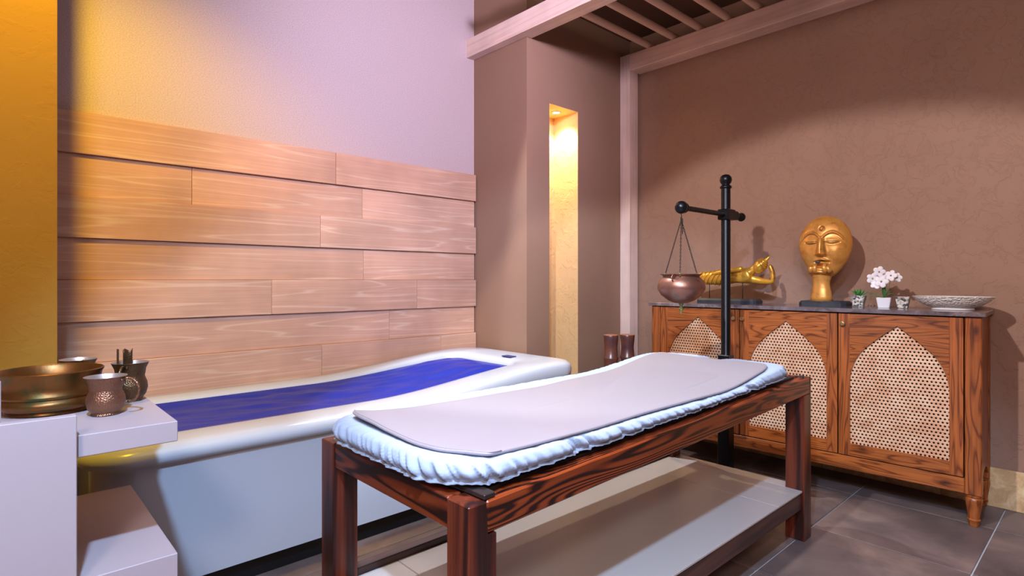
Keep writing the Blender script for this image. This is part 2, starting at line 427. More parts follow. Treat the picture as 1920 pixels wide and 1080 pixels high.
lo.append(tl(outer(.030), lambda x: .500+rise(x)*.5)); lo.append(tl(outer(.016), lambda x: .504+rise(x)*.5)); lo.append(tl(outer(.004), lambda x: .515+rise(x)*.6))
lo.append(tl(outer(0), lambda x: .531+rise(x)*.8)); lo.append(tl(outer(.006), lambda x: .549+rise(x))); lo.append(tl(outer(.022), lambda x: .561+rise(x)))
lo.append(tl(outer(.05), lambda x: .566+rise(x)))
A = outer(.05); I = inner(0)
for s_, dz in ((.35, 0), (.7, -.004), (.92, -.012)):
    lo.append(tl([(a[0]+(c[0]-a[0])*s_, a[1]+(c[1]-a[1])*s_) for a, c in zip(A, I)], lambda x, d=dz: .566+rise(x)*(1 if x < 2.1 else 1)+d))
lo.append(tl(inner(0), lambda x: .545+rise(x)*.8)); lo.append(tl(inner(.015), lambda x: .50)); lo.append(tl(inner(.05), lambda x: .40))
b.loops(lo, cap1=True)
b.build('shell', M['tub'], tub, True, 60)
B().loops([tl(outer(.10), lambda x: 0), tl(outer(.10), lambda x: .09)], cap0=True, cap1=True).build('plinth', M['plinth'], tub, True, 40)
# membrane
b = B(); nx, ny = 150, 54; g = []
for i in range(nx+1):
    row = []
    for j in range(ny+1):
        u_, v_ = i/nx, j/ny
        x = X0+.172 + u_*(2.197-X0-.172); y = 2.333 + v_*(2.927-2.333)
        # pull the corners in to follow the rounded opening
        cx = max(0, abs(u_-.5)*2-.92)/.08; cy = max(0, abs(v_-.5)*2-.80)/.20
        k = cx*cx*.09; y = 2.63 + (y-2.63)*(1-k)
        edge = min(1, min(v_, 1-v_)/.12, min(u_, 1-u_)/.05)
        n1 = noise.noise((x*3.2, y*9+x*2.5, .3)); n2 = noise.noise((x*8, y*22+x*6, 1.7))
        z = .548+rise(x)*.75 + edge*(.012*n1 + .006*n2) - .012*edge*(1-ss(1.3, 2.1, x)) + .022*math.exp(-((x-2.0)/.18)**2)*edge
        row.append(b.bm.verts.new((x-TL[0], y-TL[1], z)))
    g.append(row)
for i in range(nx):
    for j in range(ny): b.bm.faces.new((g[i][j], g[i+1][j], g[i+1][j+1], g[i][j+1]))
o = b.build('membrane', M['blue'], tub, True); o['label'] = 'shiny wrinkled blue vinyl membrane'
c = B(); zc = .566+rise(2.28)
c.box(2.252-TL[0], 2.300-TL[0], 2.452-TL[1], 2.53-TL[1], zc-.003, zc+.003, .001).build('control_panel', M['label'], tub)

# ------------------------------------------------------------------ corner shelf unit with copper ware
su = thing('shelf_unit', 'pale laminate side unit with two thick projecting shelves beside the tub', 'shelf', (.1, 1.7, 0)); SL = (.1, 1.7, 0)
def lb(L, x0, x1, y0, y1, z0, z1, bev=.0015): return B().box(x0-L[0], x1-L[0], y0-L[1], y1-L[1], z0, z1, bev)
lb(SL, -.55, .131, 1.44, 1.464, 0, .826).build('front_panel', M['laminate'], su)
lb(SL, -.52, .3165, 1.4655, 2.05, .733, .779).build('shelf', M['laminate'], su)
lb(SL, -.52, .3165, 1.4655, 2.05, .418, .478).build('shelf', M['laminate'], su)
lb(SL, -.075, .017, 1.4655, 1.482, .7795, .905).build('upright', M['laminate'], su)
lb(SL, -.55, -.521, 1.4645, 2.05, 0, .826).build('side_panel', M['laminate'], su)
def lathe_thing(name, label, cat, loc, prof, mat, n=40, group=None, part='body', sx=1, sy=1, cap=True):
    t = thing(name, label, cat, loc, 0, group)
    B().lathe(prof, n, sx=sx, sy=sy, cap=cap).build(part, mat, t, True, 50)
    return t
SZ = .7795
bw = lathe_thing('copper_bowl', 'wide old copper bowl with rolled rim and ridged side on the side unit', 'bowl', (.113, 1.80, SZ),
    [(.098, 0), (.102, .004), (.100, .010), (.117, .018), (.121, .028), (.118, .036), (.112, .042), (.116, .047), (.116, .052), (.112, .056), (.113, .075), (.117, .100), (.121, .106), (.122, .110), (.119, .112), (.115, .108), (.110, .075), (.105, .03), (.09, .012), (.02, .009)], M['bowl_copper'], 56); bw.scale = (.88, .88, .90)
mugp = [(.030, 0), (.032, .002), (.030, .006), (.038, .016), (.0425, .032), (.041, .046), (.035, .060), (.035, .064), (.036, .066), (.038, .080), (.045, .094), (.0465, .096), (.044, .096), (.036, .080), (.033, .062), (.039, .04), (.036, .015), (.01, .008)]
def mug(label, loc, rot, mat, ped=False):
    t = thing('copper_mug', label, 'mug', loc, rot, 'hammered copper mugs on the side unit')
    out = mugp[:12]; inn = mugp[11:]
    B().lathe(out, 40, cap=False).build('body', mat, t, True, 50)
    B().lathe(mugp[11:], 40, cap=False).build('lining', M['tin'], t, True, 50)
    B().lathe([(.0, 0.0005), (.030, 0.0005)], 40, cap=False).build('foot', mat, t)
    h = B(); pts = []
    for i in range(15):
        a = math.radians(115 - i*205/14)
        pts.append((.052+.021*math.cos(a)*1.25, 0, .060+.030*math.sin(a)))
    h.tube(pts, [.0035]*15, 8).build('handle', mat, t, True)
    hb = B(); hb.ball((.0415, -.006, .086), .004); hb.ball((.0415, .006, .086), .004); hb.build('rivet', mat, t, True)
    return t
m1 = mug('reddish hammered copper mug with its handle to the right, in front', (.205, 1.652, SZ), math.radians(-35), M['mug_copper'])
m2 = mug('darker brown copper mug with handle towards the camera and a scoop inside', (.277, 1.80, SZ), math.radians(-118), M['mug_brown'])
m3 = mug('copper mug half hidden behind the wide copper bowl', (.185, 1.995, SZ), math.radians(60), M['mug_brown'])
m2.scale = (.94, .94, 1.06); m3.scale = (.95, .95, 1.03); m1.scale = (.94, .94, .95)
# scoop standing in the second mug
sc = thing('copper_scoop', 'small brown copper scoop sticking out of the dark mug', 'scoop', (.270, 1.805, SZ+.010))
b = B()
pA = [(.008+.016*math.cos(math.radians(200-k*22)), .016*math.sin(math.radians(200-k*22))) for k in range(7)]
b.loops([[(x, y_, .03) for x, y_ in pA], [(x*1.1, y_*1.1, .115) for x, y_ in pA], [(x*1.16, y_*1.16, .127-.004*(k % 3)) for k, (x, y_) in enumerate(pA)]], closed=False)
o = b.build('scoop_blade', M['mug_brown'], sc, True); md = o.modifiers.new('thick', 'SOLIDIFY'); md.thickness = .0015
B().box(-.022, -.018, -.006, .006, .0, .128, .001).build('scoop_strip', M['mug_brown'], sc)

# ------------------------------------------------------------------ massage bed frame
BL = (1.655, 1.265, 0)
bed = thing('massage_bed', 'dark stained wooden massage table with thick legs and low shelf', 'bed', BL)
zr = lambda x: .632 + .052*(x-.723)/1.81
def slab(x0, x1, y0, y1, zf0, zf1, nm, mat, bev=.004):
    b = B(); r = bmesh.ops.create_cube(b.bm, size=1)
    for v in r['verts']:
        x = x0 if v.co.x < 0 else x1; y = y0 if v.co.y < 0 else y1
        z = zf0(x) if v.co.z < 0 else zf1(x)
        v.co = Vector((x-BL[0], y-BL[1], z))
    bmesh.ops.bevel(b.bm, geom=list(b.bm.edges), offset=bev, segments=1, affect='EDGES')
    return b.build(nm, M[mat], bed)
yA, yB = .9135, 1.614
for lx, ly in ((.723, yA), (.723, yB-.077), (2.511, yA), (2.511, yB-.077)):
    e0 = .049 if lx < 1 else 0
    # post: full height piece; the rail is let into its inner shoulder
    if lx < 1:
        prof = [(lx, 0), (lx+.077, 0), (lx+.077, zr(lx)-.071), (lx+.049, zr(lx)-.071), (lx+.049, zr(lx)), (lx, zr(lx))]
    else:
        prof = [(lx, 0), (lx+.077, 0), (lx+.077, zr(lx+.077)), (lx+.062, zr(lx+.062)), (lx+.062, zr(lx)-.071), (lx, zr(lx)-.071)]
    b = B(); b.prism(prof, lambda a, c_, d: (a-BL[0], d-BL[1], c_), ly, ly+.077)
    bmesh.ops.bevel(b.bm, geom=list(b.bm.edges), offset=.0025, segments=1, affect='EDGES')
    b.build('leg', M['bed_z'], bed)
for y0, y1 in ((yA, yA+.040), (yB-.040, yB)):
    slab(.7725, 2.5725, y0, y1, lambda x: zr(x)-.0705, zr, 'rail', 'bed_x')
for x0 in (.727, 2.545):
    slab(x0, x0+.04, yA+.0775, yB-.0775, lambda x: zr(x)-.0705, zr, 'end_rail', 'bed_y')
# dark inner frame
for y0, y1 in ((yA+.041, yA+.075), (yB-.075, yB-.041)):
    slab(.80, 2.512, y0, y1, lambda x: zr(x)-.03, lambda x: zr(x)+.006, 'inner_batten', 'black_wood', .002)
slab(.768, .799, yA+.004, yB-.02, lambda x: zr(x)+.0005, lambda x: zr(x)+.0125, 'cross_batten', 'black_wood', .002)
slab(2.49, 2.53, yA+.078, yB-.078, lambda x: zr(x)+.0005, lambda x: zr(x)+.0065, 'cross_batten', 'black_wood', .002)
slab(.80, 2.49, yA+.0755, yB-.0755, lambda x: zr(x)-.03, lambda x: zr(x)-.004, 'deck', 'black_wood', .002)
b = B(); b.lathe([(.008, 0), (.008, .006), (.006, .008)], 16, c=(2.545-BL[0], yA+.022-BL[1], zr(2.545)+.0005)); b.build('bolt_cap', M['stone_black'], bed, True, 40)
# shelf
lb(BL, .801, 2.510, yA+.010, yA+.050, .134, .2045, .003).build('shelf_rail', M['bed_dark'], bed)
lb(BL, .801, 2.510, yB-.052, yB-.012, .134, .235, .003).build('shelf_rail', M['bed_dark'], bed)
for x0 in (.735, 2.525): lb(BL, x0, x0+.04, yA+.078, yB-.078, .134, .2045, .003).build('shelf_end_rail', M['bed_y'], bed)
for x0, x1, ex in ((.801, .949, 0), (.951, 2.267, 0), (2.269, 2.51, 0)):
    lb(BL, x0, x1, yA+.007, yB-.053, .205, .2135, .0015).build('shelf_slab', M['shelf_tile'], bed)
lb(BL, 2.511, 2.58, yA+.079, yB-.079, .205, .2135, .0015).build('shelf_slab', M['shelf_tile'], bed)
# angle bracket under the near end rail
b = B(); yb = yB-.0785
b.prism([(.758, zr(.75)-.072), (.775, zr(.75)-.072), (.795, zr(.75)-.085), (.795, zr(.75)-.094), (.785, zr(.75)-.100), (.76, zr(.75)-.096)], lambda a, c_, d: (a-BL[0], d-BL[1], c_), yb, yb-.003)
b.build('bracket', M['iron'], bed)

# ------------------------------------------------------------------ mattress in its fitted sheet
ML = (1.6, 1.26, 0)
mt = thing('mattress', 'massage mattress in a white fitted sheet with gathered elastic edge', 'mattress', ML)
ztop = lambda x: .703 + .042*ss(1.85, 2.4, x)
def outline(n):
    P = []
    def arc(cx, cy, r, a0, a1, k=24):
        for i in range(k+1):
            a = math.radians(a0+(a1-a0)*i/k); P.append(Vector((cx+r*math.cos(a), cy+r*math.sin(a))))
    x0, x1, y0, y1 = .702, 2.475, .935, 1.585
    arc(x0+.17, y0+.17, .17, 180, 270); arc(x1-.13, y0+.13, .13, 270, 360)
    # head end notch
    yc = 1.262
    for i in range(1, 40):
        y = y0+.13+(y1-y0-.26)*i/40; P.append(Vector((x1-.095*math.exp(-((y-yc)/.035)**2), y)))
    arc(x1-.13, y1-.13, .13, 0, 90); arc(x0+.15, y1-.15, .15, 90, 180)
    # resample
    P.append(P[0]); d = [0]
    for a, c_ in zip(P, P[1:]): d.append(d[-1]+(c_-a).length)
    out = []; k = 0
    for i in range(n):
        s = d[-1]*i/n
        while d[k+1] < s: k += 1
        f = (s-d[k])/max(1e-9, d[k+1]-d[k]); out.append(P[k].lerp(P[k+1], f))
    return out, d[-1]
NP = 1900
OP, PERI = outline(NP)
NRM = []
for i in range(NP):
    t = OP[(i+6) % NP]-OP[i-6]; t.normalize(); NRM.append(Vector((t.y, -t.x)))
def fold(i, sh):
    s = PERI*i/NP + sh
    a = 2*math.pi*s/PERI; R = PERI/(2*math.pi)
    f = lambda k, o: noise.noise((R*math.cos(a)*k, R*math.sin(a)*k, o))
    rd = lambda k, o: .45-abs(f(k, o))*1.6
    loose = .55+.9*max(0, f(5, 9.0)+.3)
    return (rd(32, .5)*1.2 + rd(66, 4.0)*.7 + f(13, 3.1)*.5)*loose
def loop_m(inset, zf, amp, sh, zamp=0):
    L = []
    for i in range(NP):
        p = OP[i] - NRM[i]*inset + NRM[i]*(amp*fold(i, sh)); z = zf(OP[i].x) + zamp*fold(i, sh+.3)
        L.append((p.x-ML[0], p.y-ML[1], z))
    return L
zb = lambda x: zr(x)+.0165
mix_ = lambda k: (lambda x: zb(x)+(ztop(x)-zb(x))*k)
lo = [loop_m(.05, lambda x: zb(x)-.0005, 0, 0), loop_m(.006, lambda x: zb(x)+.001, .006, .0, .0025), loop_m(-.002, mix_(.10), .007, .002, .003), loop_m(.008, mix_(.17), .003, .004),
      loop_m(.004, mix_(.27), .009, .006), loop_m(-.001, mix_(.38), .011, .010), loop_m(-.003, mix_(.50), .012, .015), loop_m(-.003, mix_(.62), .0115, .020), loop_m(.0, mix_(.74), .010, .025), loop_m(.002, mix_(.86), .009, .030), loop_m(.006, mix_(.95), .007, .034, .001), loop_m(.013, mix_(.995), .005, .038, .002),
      loop_m(.026, ztop, .002, .04, .002), loop_m(.05, ztop, 0, .04, .0007)]
base = [OP[i]-NRM[i]*.05 for i in range(NP)]
for k in (.35, .7, .97):
    L = []
    for p in base:
        q = Vector((min(2.2, max(.98, p.x)), 1.26)); r = p.lerp(q, k); L.append((r.x-ML[0], r.y-ML[1], ztop(p.x + (q.x-p.x)*k)))
    lo.append(L)
b = B(); b.loops(lo, cap0=True, cap1=True); o = b.build('fitted_sheet', M['sheet'], mt, True)

# taupe pad lying on it
PADO = [(0.772, 1.511), (0.748, 1.337), (0.742, 1.161), (0.757, 1.076), (0.788, 1.015), (0.820, 0.962), (0.896, 0.953), (0.975, 0.950), (1.152, 0.945), (1.335, 0.950), (1.54, 0.953), (1.772, 0.950), (2.028, 0.952), (2.24, .965), (2.345, 1.00),
        (2.358, 1.079), (2.335, 1.221), (2.345, 1.362), (2.355, 1.515), (2.04, 1.500), (1.663, 1.470), (1.466, 1.445), (1.157, 1.458), (0.95, 1.475)]
def smooth_closed(P, m):
    out = []
    n = len(P)
    for i in range(n):
        p0, p1, p2, p3 = (Vector(P[(i+k-1) % n]) for k in range(4))
        for j in range(m):
            t = j/m
            # centripetal-ish: limited tangents
            a = (p2-p0)*.35; c_ = (p3-p1)*.35
            h = (2*t**3-3*t*t+1)*p1 + (t**3-2*t*t+t)*a + (-2*t**3+3*t*t)*p2 + (t**3-t*t)*c_
            out.append(h)
    return out
PO = smooth_closed(PADO, 8)
PDL = (1.55, 1.22, 0)
pad = thing('bed_pad', 'thin taupe vinyl pad lying on the white mattress', 'pad', PDL)
cen = lambda p: Vector((min(2.1, max(1.0, p.x)), 1.22))
def pz(x, y):
    edge = .010*math.exp(-((x-.76)/.05)**2)*ss(1.1, 1.45, y)
    return ztop(x)+.0015+edge + .0015*noise.noise((x*5, y*9, 0))*1
def pl(inset, dz, k=0):
    L = []
    for p in PO:
        q = cen(p); d = (q-p); dl = d.length
        r = p + d.normalized()*inset if not k else p.lerp(q, k)
        L.append((r.x-PDL[0], r.y-PDL[1], pz(r.x, r.y)+dz))
    return L
b = B(); b.loops([pl(.10, .001), pl(.004, .001), pl(0, .004), pl(.001, .0085), pl(.004, .010), pl(.02, .0105), pl(0, .0105, .35), pl(0, .0105, .7), pl(0, .0105, .97)], cap0=True, cap1=True)
b.build('vinyl_cover', M['pad'], pad, True)
# stitched edge seam along the near end
seam = [p for p in PO[0:44]]
b = B(); b.tube([(p.x+.006-PDL[0], p.y-PDL[1], pz(p.x+.006, p.y)+.0105) for p in seam], .0016, 6); b.build('seam_piping', M['pad'], pad, True)

# ------------------------------------------------------------------ cabinet
CROT = math.radians(-87.18)
CO = Vector((3.17+.19*.9988, 1.247+.0094, 0))
cab = thing('cabinet', 'pine cabinet with three arched cane doors and marble top', 'cabinet', CO, CROT)
FY = -.19; BY = .192   # local front and back
hw = .82
# corner posts with turned legs
foot = [(.012, 0), (.017, .001), (.019, .012), (.0195, .022), (.024, .027), (.025, .032), (.021, .036), (.0235, .06), (.029, .095), (.032, .115), (.031, .124), (.026, .130), (.030, .134), (.030, .139), (.026, .141)]
for sx in (-1, 1):
    x0, x1 = sorted((sx*.760, sx*hw))
    for (y0, y1) in ((FY, FY+.055), (BY-.055, BY)):
        p = B().box(x0, x1, y0, y1, .141, .936, .004).build('corner_post', M['cab_z'], cab)
        B().lathe(foot, 28, c=((x0+x1)/2, (y0+y1)/2, 0)).build('turned_leg', M['cab_z'], cab, True, 40)
    xs = sx*(hw-.012)
    # side panel with an arched lower edge
    prof = [(FY+.0555, .936), (FY+.0555, .17)] + [(FY+.0555+(BY-FY-.111)*i/12, .17+.06*math.sin(math.pi*i/12)**.6) for i in range(1, 12)] + [(BY-.0555, .17), (BY-.0555, .936)]
    B().prism(prof, lambda a, c_, d: (d, a, c_), xs-.008, xs+.008).build('side_panel', M['cab_z'], cab)
B().box(-.7595, .7595, FY+.002, FY+.026, .144, .211, .003).build('apron', M['cab_x'], cab)
B().box(-.7595, .7595, FY+.03, BY-.005, .205, .214).build('bottom', M['recess'], cab)
B().box(-.7595, .7595, BY-.012, BY-.004, .214, .930).build('back_panel', M['recess'], cab)
B().box(-.835, .835, FY-.016, BY+.012, .9365, .957, .002).build('marble_top', M['marble'], cab)
# cane weave, shared mesh: octagonal holes in a square net, turned 45 degrees like woven cane
def cane_mesh():
    b = B(); p = .0165; x0, x1, z0, z1 = -.205, .205, .272, .884
    cols = int((x1-x0)/p)+1; rws = int((z1-z0)/p)+1
    W = .0
    def cell(cx, cz, hx, hz, r):
        sq = [b.bm.verts.new((cx+sx_*hx, W, cz+sz_*hz)) for sx_, sz_ in ((-1, -1), (0, -1), (1, -1), (1, 0), (1, 1), (0, 1), (-1, 1), (-1, 0))]
        oc = [b.bm.verts.new((cx+r*math.cos(math.radians(a)), W+.0012, cz+r*math.sin(math.radians(a)))) for a in (-135, -90, -45, 0, 45, 90, 135, 180)]
        for i in range(8): b.bm.faces.new((sq[i], sq[(i+1) % 8], oc[(i+1) % 8], oc[i]))
    for j in range(rws):
        for i in range(cols):
            cx = x0+p*i + (p/2 if j % 2 else 0); cz = z0+p*(j+.5)
            cell(cx, cz, p/2, p/2, .0046)
    o = b.build('cane_panel', M['cane'], None, False)
    return o
cane0 = cane_mesh()
def arch(cx, w, zs, za):
    """pointed arch from left spring to apex to right spring"""
    K = [(0, 0), (.018, .12), (.063, .24), (.130, .365), (.233, .492), (.350, .592), (.476, .68), (.60, .762), (.725, .838), (.86, .917), (1, 1)]
    L = [(cx-w+w*a, zs+(za-zs)*c_) for a, c_ in K]
    return L + [(2*cx-x, z) for x, z in reversed(L[:-1])]
for di, (xa, xb) in enumerate(((-.757, -.2535), (-.2505, .2505), (.2535, .757))):
    cx = (xa+xb)/2
    d = B(); ti, to = xa+.0015, xb-.0015; z0, z1 = .2165, .9305; yf, yk = FY+.0, FY+.020
    door = B().box(ti, cx-.200, yf, yk, z0, z1, .0008).build('door', M['cab_z'], cab)
    B().box(cx+.200, to, yf, yk, z0, z1, .0008).build('stile', M['cab_z'], door)
    B().box(cx-.1998, cx+.1998, yf+.0005, yk, z0, .276, .0005).build('bottom_rail', M['cab_x'], door)
    ar = arch(cx, .1998, .60, .879)
    poly = ar + [(cx+.1998, z1), (cx-.1998, z1)]
    B().prism(poly, lambda a, c_, d_: (a, d_, c_), yf+.0005, yk).build('arched_rail', M['cab_x'], door)
    cn = cane0 if di == 0 else cane0.copy()
    if di: COL.objects.link(cn)
    cn.parent = door; cn.location = (cx, yf+.012, 0)
    B().box(cx-.21, cx+.21, yk+.006, yk+.010, .25, .9).build('door_backing', M['recess'], door)
    kx = (xb-.028, xa+.018, xa+.022)[di]
    kb = B().lathe([(.004, 0), (.004, .008), (.010, .010), (.0125, .015), (.011, .019), (.006, .020), (.005, .017), (.001, .017)], 24)
    o = kb.build('knob', M['brass'], door, True, 40); o.location = (kx, yf, .880); o.rotation_euler = (math.pi/2, 0, 0)
    # dark joint strip between doors
TOPZ = .9575

# ------------------------------------------------------------------ gilded face sculpture
R90 = math.radians(-90)
fs = thing('face_sculpture', 'gilded carved face resting on a hand and forearm, on a black plinth', 'sculpture', (3.385, 1.122, TOPZ), math.radians(-88))
def chamfer_plinth(hx, hy, h, c, parent, mat):
    b = B(); oc = lambda a, b_, c_: [(-a+c_, -b_), (a-c_, -b_), (a, -b_+c_), (a, b_-c_), (a-c_, b_), (-a+c_, b_), (-a, b_-c_), (-a, -b_+c_)]
    L = lambda a, b_, z: [(x, y, z) for x, y in oc(a, b_, c)]
    b.loops([L(hx, hy, 0), L(hx, hy, h*.6), L(hx-.008, hy-.008, h)], cap0=True, cap1=True)
    return b.build('plinth', mat, parent)
chamfer_plinth(.117, .075, .028, .02, fs, M['stone_black'])
def groove(x, z):
    """darker pigment left in the carved lines"""
    ax = abs(x); g = 0
    ze = .004 - .010*math.cos((ax-.052)/.034*1.3)+.010
    if abs(ax-.052) < .035:
        k = 1-((ax-.052)/.035)**4
        g = max(g, k*math.exp(-((z-ze)/.0026)**2), .8*k*math.exp(-((z-ze-.011*math.cos((ax-.052)/.036*1.5))/.0020)**2))
    bx = ax-.052; zb_ = .058 - (bx/.047)**2*.030
    if .012 < ax < .105: g = max(g, .55*math.exp(-((z-zb_)/.003)**2))
    if -.060 < z < .030: g = max(g, .5*math.exp(-((ax-.016-.008*max(0, -z/.06))/.0035)**2))
    g = max(g, .8*math.exp(-((z+.066)/.004)**2)*math.exp(-(ax/.022)**4))
    g = max(g, math.exp(-((z+.090)/.0030)**2)*math.exp(-(ax/.036)**4), .6*math.exp(-((z+.110)/.0030)**2)*math.exp(-(ax/.022)**4))
    r = math.hypot(x, z-.088); g = max(g, .9*math.exp(-((r-.0125)/.0022)**2))
    return g
def face_h(x, z):
    """relief of the face, x lateral, z from head centre (metres)"""
    h = 0
    ax = abs(x)
    # nose: ridge from brow to tip
    if -.062 < z < .045:
        t = (z+.062)/.107; wd = .011 + .012*(1-t)**1.5; ht = .010 + .030*(1-t)**.8
        if t < .10: ht *= t/.10
        h += ht*math.exp(-(x/wd)**2)
    h += .010*math.exp(-((ax-.017)/.008)**2-((z+.055)/.008)**2)          # nostrils
    # brow ridges: arcs
    bx = ax-.052; zb_ = .066 - (bx/.047)**2*.030
    if ax < .115: h += .010*math.exp(-((z-zb_)/.0055)**2)*(1 if ax > .010 else 0)
    # hollow between brow and eye, lid bulge, eye slit
    h += .007*math.exp(-((ax-.052)/.034)**2-((z-.018)/.015)**2)
    ze = .008 - .010*math.cos((ax-.052)/.034*1.3)+.006
    if abs(ax-.052) < .036:
        h -= .006*math.exp(-((z-ze)/.0026)**2)
        h -= .004*math.exp(-((z-ze-.012*math.cos((ax-.052)/.036*1.4))/.0022)**2)
    # lips
    zl = -.092+.004*math.cos(ax*90)
    h += .016*math.exp(-(ax/.030)**4)*math.exp(-((z-zl-.009)/.007)**2)
    h += .016*math.exp(-(ax/.024)**4)*math.exp(-((z-zl+.010)/.008)**2)
    h -= .010*math.exp(-(ax/.036)**4)*math.exp(-((z-zl)/.0025)**2)
    h -= .004*math.exp(-((ax-.036)/.005)**2-((z-zl)/.006)**2)
    h += .008*math.exp(-((ax-.065)/.030)**2-((z+.050)/.035)**2)           # cheeks
    # forehead jewel
    r = math.hypot(x, z-.088)
    if r < .022: h += .009*math.exp(-(r/.008)**4) - .004*math.exp(-((r-.0125)/.0025)**2)
    return h
b = B(); nu, nv = 240, 210; grid = []; gl = b.bm.verts.layers.float.new('groove')
HZ = .335    # head centre above cabinet top
for j in range(nv+1):
    th = math.pi*j/nv; cz = math.cos(th)
    z = .160*cz if cz > 0 else .185*cz
    wd = .135*math.sqrt(max(0, 1-cz*cz)) if cz > 0 else .135*max(0, 1-cz*cz)**.5*(1-.22*(-cz)**1.3)
    row = []
    for i in range(nu):
        ph = 2*math.pi*i/nu
        x = wd*math.sin(ph); yb_ = -math.cos(ph)
        dep = .072*(wd/.135) if yb_ < 0 else .040*(wd/.135)
        y = yb_*dep
        if yb_ < 0: y -= face_h(x, z)*min(1, -yb_*2.2)
        vv = b.bm.verts.new((x, y, HZ+z)); vv[gl] = groove(x, z) if yb_ < -.15 else 0; row.append(vv)
    grid.append(row)
for j in range(nv):
    for i in range(nu): b.bm.faces.new((grid[j][i], grid[j][(i+1) % nu], grid[j+1][(i+1) % nu], grid[j+1][i]))
bmesh.ops.remove_doubles(b.bm, verts=b.bm.verts, dist=1e-5)
b.build('face', M['goldface'], fs, True)
# forearm
fa = B(); prof = [(.056, .026), (.054, .05), (.047, .09), (.042, .12), (.044, .14), (.052, .165), (.057, .185), (.050, .205), (.02, .215)]
fa.lathe(prof, 32, sx=1, sy=.72, c=(-.010, -.030, 0)); fa.build('forearm', M['goldwood'], fs, True)
# curled hand: four fingers folded across, thumb and knuckles at the chin
for k, (zf_, ln, yy_) in enumerate(((.186, .050, -.082), (.198, .050, -.084))):
    h = B(); h.tube([(-.062, yy_+.022, zf_-.006), (-.045, yy_+.004, zf_), (-.010, yy_-.004, zf_+.002), (.022, yy_, zf_-.001), (.040, yy_+.012, zf_-.006)], [.006, .009, .0095, .009, .005], 10).build('finger', M['goldwood'], fs, True)
for (x0_, x1_, z1_) in ((-.046, -.040, .214), (-.024, -.022, .228), (.026, .022, .228), (.046, .038, .212)):
    h = B(); h.tube([(x0_, -.070, .185), (x0_*.98, -.094, .196), ((x0_+x1_)/2, -.100, .208), (x1_, -.088, z1_)], [.013, .0135, .012, .009], 10).build('finger', M['goldwood'], fs, True)
tp = B(); tp.ball((-.014, -.083, .240), .008, (1.6, .6, .9)); o = tp.build('dark_patch', M['stone_black'], fs, True); o['label'] = 'dark patch at the lips'  # small flattened dark ball set at the lips

# ------------------------------------------------------------------ reclining golden figure
rb = thing('reclining_figure', 'small golden figure lying on its side, head on hand, on a black plinth', 'figurine', (3.345, 1.655, TOPZ), math.radians(-88))
rb.scale = (1, 1.1, 1.14)
chamfer_plinth(.185, .055, .026, .012, rb, M['stone_black'])
for x in (-.125, .085): B().tube([(x, 0, .024), (x, 0, .125)], .0022, 8).build('rod', M['iron'], rb, True)
def skin_body(name, verts, edges, rad, mat, parent, sub=2):
    me = bpy.data.meshes.new(name); me.from_pydata(verts, edges, []); me.materials.append(mat)
    o = bpy.data.objects.new(name, me); COL.objects.link(o); o.parent = parent
    md = o.modifiers.new('skin', 'SKIN'); md.use_smooth_shade = True
    for i, r in enumerate(rad):
        sv = me.skin_vertices[0].data[i]; sv.radius = r if isinstance(r, tuple) else (r, r)
    me.skin_vertices[0].data[0].use_root = True
    s = o.modifiers.new('sub', 'SUBSURF'); s.levels = sub; s.render_levels = sub
    return o
V = [(-.02, 0, .140), (.040, 0, .150), (.090, 0, .152), (.125, 0, .160), (.150, -.002, .180), (.185, -.004, .205), (-.09, 0, .138), (-.16, 0, .135), (-.215, -.006, .132), (-.235, -.022, .138),
     (.140, .006, .130), (.200, .004, .118), (.265, -.002, .114), (.262, -.002, .165), (.245, -.004, .205)]
E_ = [(0, 1), (1, 2), (2, 3), (3, 4), (4, 5), (0, 6), (6, 7), (7, 8), (8, 9), (2, 10), (10, 11), (11, 12), (12, 13), (13, 14)]
Rr = [.046, .042, .048, .034, .019, .022, .042, .036, .029, .020, .026, .018, .015, .014, .012]
skin_body('body', V, E_, Rr, M['gold'], rb)
# head, with features, tilted onto the hand
hb_ = B(); hd = Matrix.Translation((.192, -.006, .196)) @ Matrix.Rotation(math.radians(48), 4, 'Y') 
def hp(p): return hd @ Vector(p)
bmesh.ops.create_uvsphere(hb_.bm, u_segments=36, v_segments=28, radius=1)
for v in hb_.bm.verts:
    x, y, z = v.co; px, pz_ = x*.033, z*.045
    yv = y*.031
    if y < 0:
        k = -y
        yv -= k*(.010*math.exp(-(px/.005)**2)*max(0, 1-abs(pz_+.002)/.016) + .004*math.exp(-(px/.010)**2-((pz_+.019)/.004)**2) - .003*math.exp(-((abs(px)-.012)/.007)**2-((pz_-.004)/.003)**2))
    v.co = hp((px*(1-.12*max(0, -z)), yv, pz_))
hb_.build('head', M['gold'], rb, True)
cr = B()
for rz_, zz in ((.030, .018), (.026, .028), (.020, .036)):
    ring = [hp((rz_*math.cos(a), rz_*math.sin(a), zz)) for a in [2*math.pi*i/18 for i in range(19)]]
    cr.tube(ring, .0045, 6)
cr.tube([hp((0, 0, .036)), hp((0, 0, .052)), hp((0, 0, .066)), hp((0, 0, .078))], [.012, .010, .005, .0012], 12)
cr.build('crown', M['gold'], rb, True)
# upper arm lying along the side and robe folds
skin_body('arm', [(.105, -.034, .186), (.03, -.046, .172), (-.04, -.044, .166), (-.085, -.038, .158)], [(0, 1), (1, 2), (2, 3)], [.015, .013, .011, .009], M['gold'], rb)
rf = B()
for k in range(7):
    x = -.19+.028*k; rad = .034+.0016*k
    pts = [(x+.030*math.sin(a), -rad*math.cos(a)*1.1, .138+rad*1.12*math.sin(a)) for a in [math.radians(-60+15*i) for i in range(9)]]
    rf.tube(pts, .003, 6)
rf.build('robe_folds', M['gold'], rb, True)

